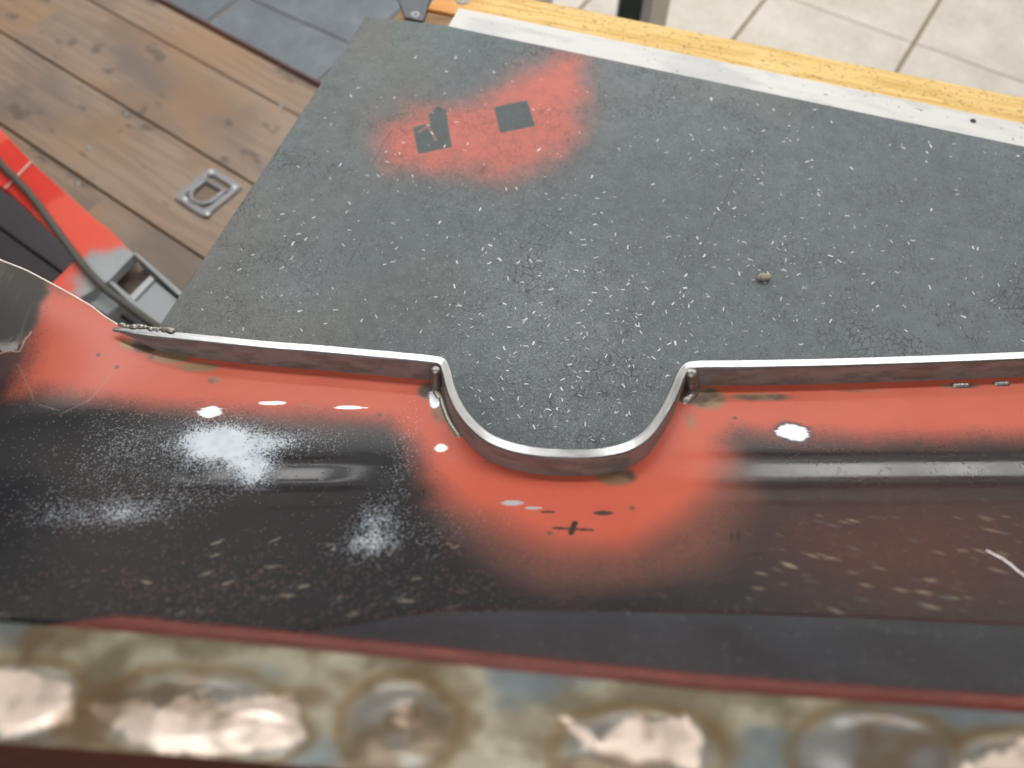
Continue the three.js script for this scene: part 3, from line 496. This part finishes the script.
{ // steel bars along the edge
  const barTex = makeTextures(1024, 64, (u, v) => { const n = fbm(u * 60, v * 4, 4, 701), s = noise(u * 700, v * 8, 703), b = fbm(u * 24, v * 2, 3, 707); let c = mix3([152, 155, 157], [120, 124, 126], clamp(ss(0.4, 0.7, n) * 0.7 + (s - 0.5) * 0.2)); c = mix3(c, [122, 112, 90], ss(0.55, 0.75, b) * 0.3); return { c, r: 0.46 + 0.15 * n, m: 0.35, h: 0.5 + (s - 0.5) * 0.3 }; });
  const topTex = makeTextures(1024, 32, (u, v) => { const n = fbm(u * 90, v * 6, 3, 721), s = noise(u * 40, v * 60, 723); const d = (n - 0.5) * 34 + (s - 0.5) * 22; return { c: [150 + d, 151 + d, 153 + d], r: 0.26 + 0.12 * n, m: 0.95, h: 0.5 + (s - 0.5) * 0.4 }; });
  const faceM = mapped(barTex, 0.0003), topM = mapped(topTex, 0.00004);
  const cv = new THREE.CatmullRomCurve3(barTop, false, 'catmullrom', 0.5);
  const L = cv.getLength(), N = 520, C = cv.getSpacedPoints(N), up = new THREE.Vector3(0, NY, -NZ);
  const uAt = (k) => { let best = 0, bd = 9; C.forEach((p, i) => { const d = p.distanceTo(barTop[k]); if (d < bd) { bd = d; best = i; } }); return best; };
  const cuts = [0, uAt(9), uAt(27), N];
  // profile of the bar, its top ground off at a slight angle: side offset s (towards the mat is positive), drop d from the top face
  const c = 0.0008;
  const prof = [[-BARW / 2, BARH], [-BARW / 2, c * 1.4 + 0.0012], [-BARW / 2 + c, 0.0012], [BARW / 2 - c, 0], [BARW / 2, c * 1.4], [BARW / 2, BARH]];
  ['left', 'curved', 'right'].forEach((w, q) => {
    const i0 = cuts[q], i1 = cuts[q + 1], rows = [];
    for (let i = i0; i <= i1; i++) {
      const T = C[Math.min(N, i + 1)].clone().sub(C[Math.max(0, i - 1)]).normalize(), S = new THREE.Vector3().crossVectors(up, T).normalize();   // S points away from the camera
      const s = i / N * L, taper = ss(0, 0.05, s), wid = 0.45 + 0.55 * ss(0, 0.03, s);
      rows.push(prof.map(([a, d]) => { const drop = d > 0.01 ? (BARH - 0.0) * mix(0.10, 1, taper) : d * mix(0.6, 1, taper); return C[i].clone().addScaledVector(S, a * wid).addScaledVector(up, -drop); }));
    }
    const nR = rows.length - 1, strip = (k0, k1) => grid(nR, k1 - k0, (i, j) => rows[i][k0 + j], (p, i, j) => [(i0 + i) / N * L / 0.9, j / (k1 - k0) * 0.9 + 0.05]);
    const under = grid(nR, 1, (i, j) => rows[i][j ? 0 : 5]);
    const cap = (row) => { const g = new THREE.BufferGeometry(); const pos = []; for (let k = 1; k < 5; k++) pos.push(...row[0].toArray(), ...row[k].toArray(), ...row[k + 1].toArray()); g.setAttribute('position', new THREE.Float32BufferAttribute(pos, 3)); g.setAttribute('uv', new THREE.Float32BufferAttribute(new Array(pos.length / 3 * 2).fill(0.5), 2)); g.computeVertexNormals(); return g; };
    const body = mergeGeometries([strip(0, 1), strip(4, 5), under].map(g => g.toNonIndexed()).concat([cap(rows[0]), cap(rows[nR])]));
    const bar = mesh('steel_bar', body, faceM, panel); bar.userData.label = ['straight bar tapering to a ground tip', 'bar bent into a U around the notch', 'straight bar beside the notch'][q];
    mesh('ground_edge', toCreasedNormals(mergeGeometries([strip(1, 2), strip(2, 3), strip(3, 4)].map(g => g.toNonIndexed())), 0.3), topM, bar).userData.label = 'bright ground top edge';
  });
  // weld beads: overlapping lobes along a path
  const weldM = std({ color: 0x8d8a86, roughness: 0.36, metalness: 0.8 });
  function bead(pts, r, n) {
    const k = new THREE.CatmullRomCurve3(pts), list = [];
    for (let i = 0; i < n; i++) { const p = k.getPoint(i / (n - 1)), s = new THREE.SphereGeometry(r * rr(0.94, 1.06), 14, 10); s.scale(1.1, 0.7, 1.1); s.translate(p.x, p.y, p.z); list.push(s); }
    mesh('weld_bead', mergeGeometries(list), weldM, panel);
  }
  const onSheet = (u, v, l = 0) => { const [X, Z] = panelAt(u, v); return new THREE.Vector3(X, H(X, Z) + l, -Z); };
  const atBar = (k, drop, du = 0, dz = 0) => barTop[k].clone().addScaledVector(up, -drop).add(new THREE.Vector3(du, 0, dz));
  bead([atBar(9, 0.004, -0.0055, 0.004), atBar(9, 0.012, -0.006, 0.005), atBar(9, 0.019, -0.0065, 0.007), atBar(10, 0.020, -0.0065, 0.006)], 0.0038, 26);
  bead([atBar(10, 0.0195, -0.0055, 0.005), atBar(11, 0.0195, -0.005, 0.005), atBar(12, 0.0195, -0.0045, 0.0045), atBar(13, 0.0195, -0.0035, 0.004)], 0.0026, 30);
  bead([atBar(27, 0.003, 0.004, 0.003), atBar(27, 0.010, 0.0055, 0.0045), atBar(27, 0.017, 0.007, 0.006), atBar(26, 0.0195, 0.006, 0.006)], 0.0044, 26);
  bead([onSheet(955, 386, 0), onSheet(966, 385.5, 0)], 0.0026, 10); bead([onSheet(996, 384, 0), onSheet(1006, 384, 0)], 0.0024, 10);
  // knobbly weld on top of the left tip
  const t0 = barTop[0], t2 = barTop[2]; const kn = []; for (let i = 0; i < 16; i++) { const p = t0.clone().lerp(t2, 0.1 + i * 0.05), s = new THREE.SphereGeometry(rr(0.0011, 0.0028), 10, 8); s.scale(rr(0.9, 1.7), 0.7, 1); s.translate(p.x, p.y + rr(-0.0015, 0.0004), p.z - rr(0.003, 0.0045)); kn.push(s); }
  mesh('weld_bead', mergeGeometries(kn), std({ color: 0x9a9894, roughness: 0.3, metalness: 0.85 }), panel);
}
{ // near flange with ground spot welds, its folded red rim and the skirt down to the mat
  const welds = [[22, 700, 62, 40], [180, 712, 92, 42], [255, 735, 50, 26], [400, 722, 52, 50], [640, 745, 82, 42], [880, 750, 80, 44], [1010, 765, 60, 36]].map(([u, v, a, b]) => { const c = onPlane(u, v, FLY), d = onPlane(u + a, v, FLY), e = onPlane(u, v + b, FLY); return [c.x, -c.z, d.x - c.x, Math.abs(e.z - c.z)]; });
  const dim = [[402, 715, 10, 14], [203, 694, 5, 4]].map(([u, v, a, b]) => { const c = onPlane(u, v, FLY), d = onPlane(u + a, v, FLY), e = onPlane(u, v + b, FLY); return [c.x, -c.z, d.x - c.x, Math.abs(e.z - c.z)]; });
  const ground = [[[-40, 675], [30, 670], [75, 690], [78, 725], [20, 732], [-40, 735]], [[75, 705], [140, 700], [165, 712], [180, 700], [290, 705], [300, 735], [262, 750], [190, 755], [140, 745], [110, 722]], [[398, 722], [400, 704], [410, 702], [424, 726], [408, 738]], [[562, 718], [575, 728], [600, 735], [622, 716], [650, 714], [690, 712], [705, 740], [690, 770], [600, 765]], [[980, 745], [1040, 740], [1060, 790], [960, 780]]].map(l => l.map(q => { const p = onPlane(q[0], q[1], FLY); return [p.x, -p.z]; }));  // pale ground-off patches; the small one paints the highlight in a weld dimple
  const hB = (x, z) => { let h = 0; for (const w of welds) { const d = Math.sqrt(((x - w[0]) / w[2]) ** 2 + ((z - w[1]) / w[3]) ** 2); h += 0.0012 * (1 - ss(0.55, 1.0, d)); } for (const w of dim) { const d = ((x - w[0]) / w[2]) ** 2 + ((z - w[1]) / w[3]) ** 2; h -= 0.0018 * Math.exp(-d * 1.5); } return h + (fbm(x * 70, z * 70, 3, 801) - 0.5) * 0.0012; };
  const X0 = -0.36, X1 = 0.40;
  const tex = makeTextures(2048, 256, (u, v) => {
    const x = mix(X0, X1, u), z = mix(-0.03, 0.10, v), n = fbm(x * 60, z * 60, 4, 811), b = fbm(x * 22, z * 40, 3, 815), s = noise(x * 120, z * 1600, 817), f = fbm(x * 260, z * 260, 2, 819);
    let c = mix3([168, 164, 146], [118, 110, 92], ss(0.35, 0.7, n)), m = 0.55, r = 0.42;
    c = mix3(c, [110, 122, 132], ss(0.52, 0.7, b) * 0.8);
    let e = 0; for (const w of welds) { const d = Math.hypot((x - w[0]) / w[2], (z - w[1]) / w[3]) + (n - 0.5) * 0.5; e = Math.max(e, 1 - ss(0.75, 1.05, d)); const ring = Math.exp(-(((d - 1.05) / 0.16) ** 2)); c = mix3(c, [112, 88, 56], ring * 0.55); }
    c = mix3(c, [132, 130, 128], e * 0.8); m = mix(m, 0.75, e);
    let gd = 9; for (const q of ground) gd = Math.min(gd, polyDist(q, x, z)); gd += (n - 0.5) * 0.009 + (f - 0.5) * 0.004; const ga = 1 - ss(-0.0012, 0.0012, gd);
    c = mix3(c, mix3([244, 226, 214], [206, 190, 180], ss(0.4, 0.7, fbm(x * 90, z * 90, 3, 841))), ga); m = mix(m, 0.6, ga); r = mix(r, 0.42, ga);
    c = mix3(c, [104, 84, 62], ss(0.52, 0.7, fbm(x * 40, z * 70, 3, 847)) * 0.6);
    return { c, r: r + (s - 0.5) * 0.12, m, h: 0.35 + (s - 0.5) * 0.08 + 0.4 * (n - 0.5) + 0.25 * ga };
  });
  const NU = 260, NV = 44;
  const g = grid(NU, NV, (i, j) => { const x = mix(X0, X1, i / NU), z = mix(farZ(x), nearZ(x), j / NV); return new THREE.Vector3(x, FLY + hB(x, z) * ss(0, 0.12, j / NV) * ss(0, 0.08, 1 - j / NV), -z); }, (p) => [(p.x - X0) / (X1 - X0), (-p.z + 0.03) / 0.13], 0.0015);
  mesh('top_flange', g, mapped(tex, 0.0009), panel).userData.label = 'bare steel flange with ground spot welds';
  const rimTex = mapped(makeTextures(1024, 32, (u, v) => { const n = fbm(u * 50, v * 3, 3, 831), f = fbm(u * 300, v * 12, 2, 833); return { c: mix3([112, 42, 31], [82, 30, 24], n + (f - 0.5) * 0.5), r: 0.42 + 0.2 * n, m: 0, h: f }; }), 0.0003);
  const pts = []; for (let i = 0; i <= 40; i++) { const x = mix(X0, X1, i / 40); pts.push(new THREE.Vector3(x, FLY - 0.0035 - 0.003 * (1 - ss(-0.19, -0.15, x)), -(farZ(x) + 0.0022 - 0.006 * (1 - ss(-0.185, -0.15, x))))); }
  mesh('folded_rim', new THREE.TubeGeometry(new THREE.CatmullRomCurve3(pts), 160, 0.0042, 14), rimTex, panel).userData.label = 'dark red painted folded rim';
  const sk = grid(80, 12, (i, j) => { const x = mix(X0, X1, i / 80), t = j / 12; return new THREE.Vector3(x, mix(FLY - 0.0005, 0.0015, t), -(nearZ(x) - 0.0022 * ss(0, 0.1, t) - 0.012 * t)); }, (p, i, j) => [i / 80, j / 12], 0.0015);
  mesh('skirt', sk, rimTex, panel).userData.label = 'red brown primed inner skirt';
}
log('panel ready');

// ---------------------------------------------------------------- metal shavings on the mat
{
  const shavM = std({ color: 0xe9ecee, roughness: 0.4, metalness: 0.35 });
  const variants = [];
  for (let k = 0; k < 6; k++) {     // a short bent sliver with a bevelled section, 1 m long before scaling
    const bend = [0.05, 0.25, 0.5, -0.3, 0.1, 0.7][k], pts = []; for (let i = 0; i <= 4; i++) { const t = i / 4 - 0.5; pts.push(new THREE.Vector3(t, 0.06 + Math.abs(t) * 0.12 * (k % 3), bend * (t * t - 0.1))); }
    const c = new THREE.CatmullRomCurve3(pts), g = new THREE.TubeGeometry(c, 4, 0.12 + 0.03 * (k % 3), 4); g.scale(1, 0.5, 1); g.computeBoundingBox(); g.translate(0, -g.boundingBox.min.y, 0); variants.push(g);
  }
  // where the photograph shows them thick: a few soft centres over a thin even scatter
  const spots = []; let guard = 0;
  const dens = (u, v) => 0.22 + 1.0 * Math.exp(-(((u - 560) / 130) ** 2) - (((v - 380) / 80) ** 2)) + 0.75 * Math.exp(-(((u - 640) / 130) ** 2) - (((v - 280) / 50) ** 2)) + 0.5 * Math.exp(-(((u - 780) / 120) ** 2) - (((v - 230) / 90) ** 2)) + 0.35 * Math.exp(-(((u - 430) / 120) ** 2) - (((v - 220) / 60) ** 2)) + 0.25 * Math.exp(-(((u - 260) / 60) ** 2) - (((v - 260) / 60) ** 2));
  const inNotch = polyline([[0, 330], [430, 350], [452, 380], [480, 420], [520, 438], [580, 444], [620, 440], [655, 410], [680, 365], [700, 352], [1024, 346]]);
  while (spots.length < 1150 && guard++ < 60000) {
    const u = rr(190, 1024), v = rr(25, 450); if (v > inNotch(u) || rnd() > dens(u, v)) continue;
    const p = onPlane(u, v, 0), [a, b] = benchLocal(p); if (a < 0.012 + b * 0.02 || b < 0.012) continue;
    const L = Math.pow(rnd(), 2.6) * 0.0042 + 0.0009; spots.push([p, L, rr(0, Math.PI * 2), Math.floor(rnd() * 6), rr(0.7, 1.5)]);
  }
  spots.sort((a, b) => b[1] - a[1]);
  spots.slice(0, 300).forEach(([p, L, a, k, w]) => { const m = mesh('metal_shaving', variants[k], shavM); m.position.copy(p); m.position.y = 0.0002; m.rotation.y = a; m.scale.set(L, L * 0.6, L * 0.75 * w); m.userData = { label: 'small bright metal shaving lying on the grey rubber mat', category: 'shaving', group: 'metal shavings on the mat' }; });
  const rest = spots.slice(300), im = new THREE.InstancedMesh(variants[1], shavM, rest.length), M = new THREE.Matrix4(), Q = new THREE.Quaternion();
  rest.forEach(([p, L, a, k, w], i) => { Q.setFromAxisAngle(new THREE.Vector3(0, 1, 0), a); M.compose(new THREE.Vector3(p.x, 0.0002, p.z), Q, new THREE.Vector3(L, L * 0.6, L * 0.8 * w)); im.setMatrixAt(i, M); });
  im.name = 'metal_filings'; im.castShadow = im.receiveShadow = true; im.userData = { kind: 'stuff', label: 'fine bright metal filings scattered over the grey rubber mat', category: 'filings' }; scene.add(im);
}
{
  const g = new THREE.IcosahedronGeometry(0.0055, 2), p = g.attributes.position; for (let i = 0; i < p.count; i++) { const k = 0.75 + 0.5 * noise(p.getX(i) * 400 + 9, p.getZ(i) * 400 + p.getY(i) * 300, 901); p.setXYZ(i, p.getX(i) * k * 1.2, p.getY(i) * k * 0.6, p.getZ(i) * k * 0.8); }
  g.computeVertexNormals(); g.computeBoundingBox(); g.translate(0, -g.boundingBox.min.y, 0);
  const m = mesh('crumb', g, std({ color: 0x9a9384, roughness: 0.8 })); m.position.copy(onPlane(763, 279, 0)); m.userData = { label: 'small beige crumb of grit on the rubber mat', category: 'crumb' };
}
scene.traverse(o => { if (o.isMesh) { o.castShadow = true; o.receiveShadow = true; } });
renderer.render(scene, camera);
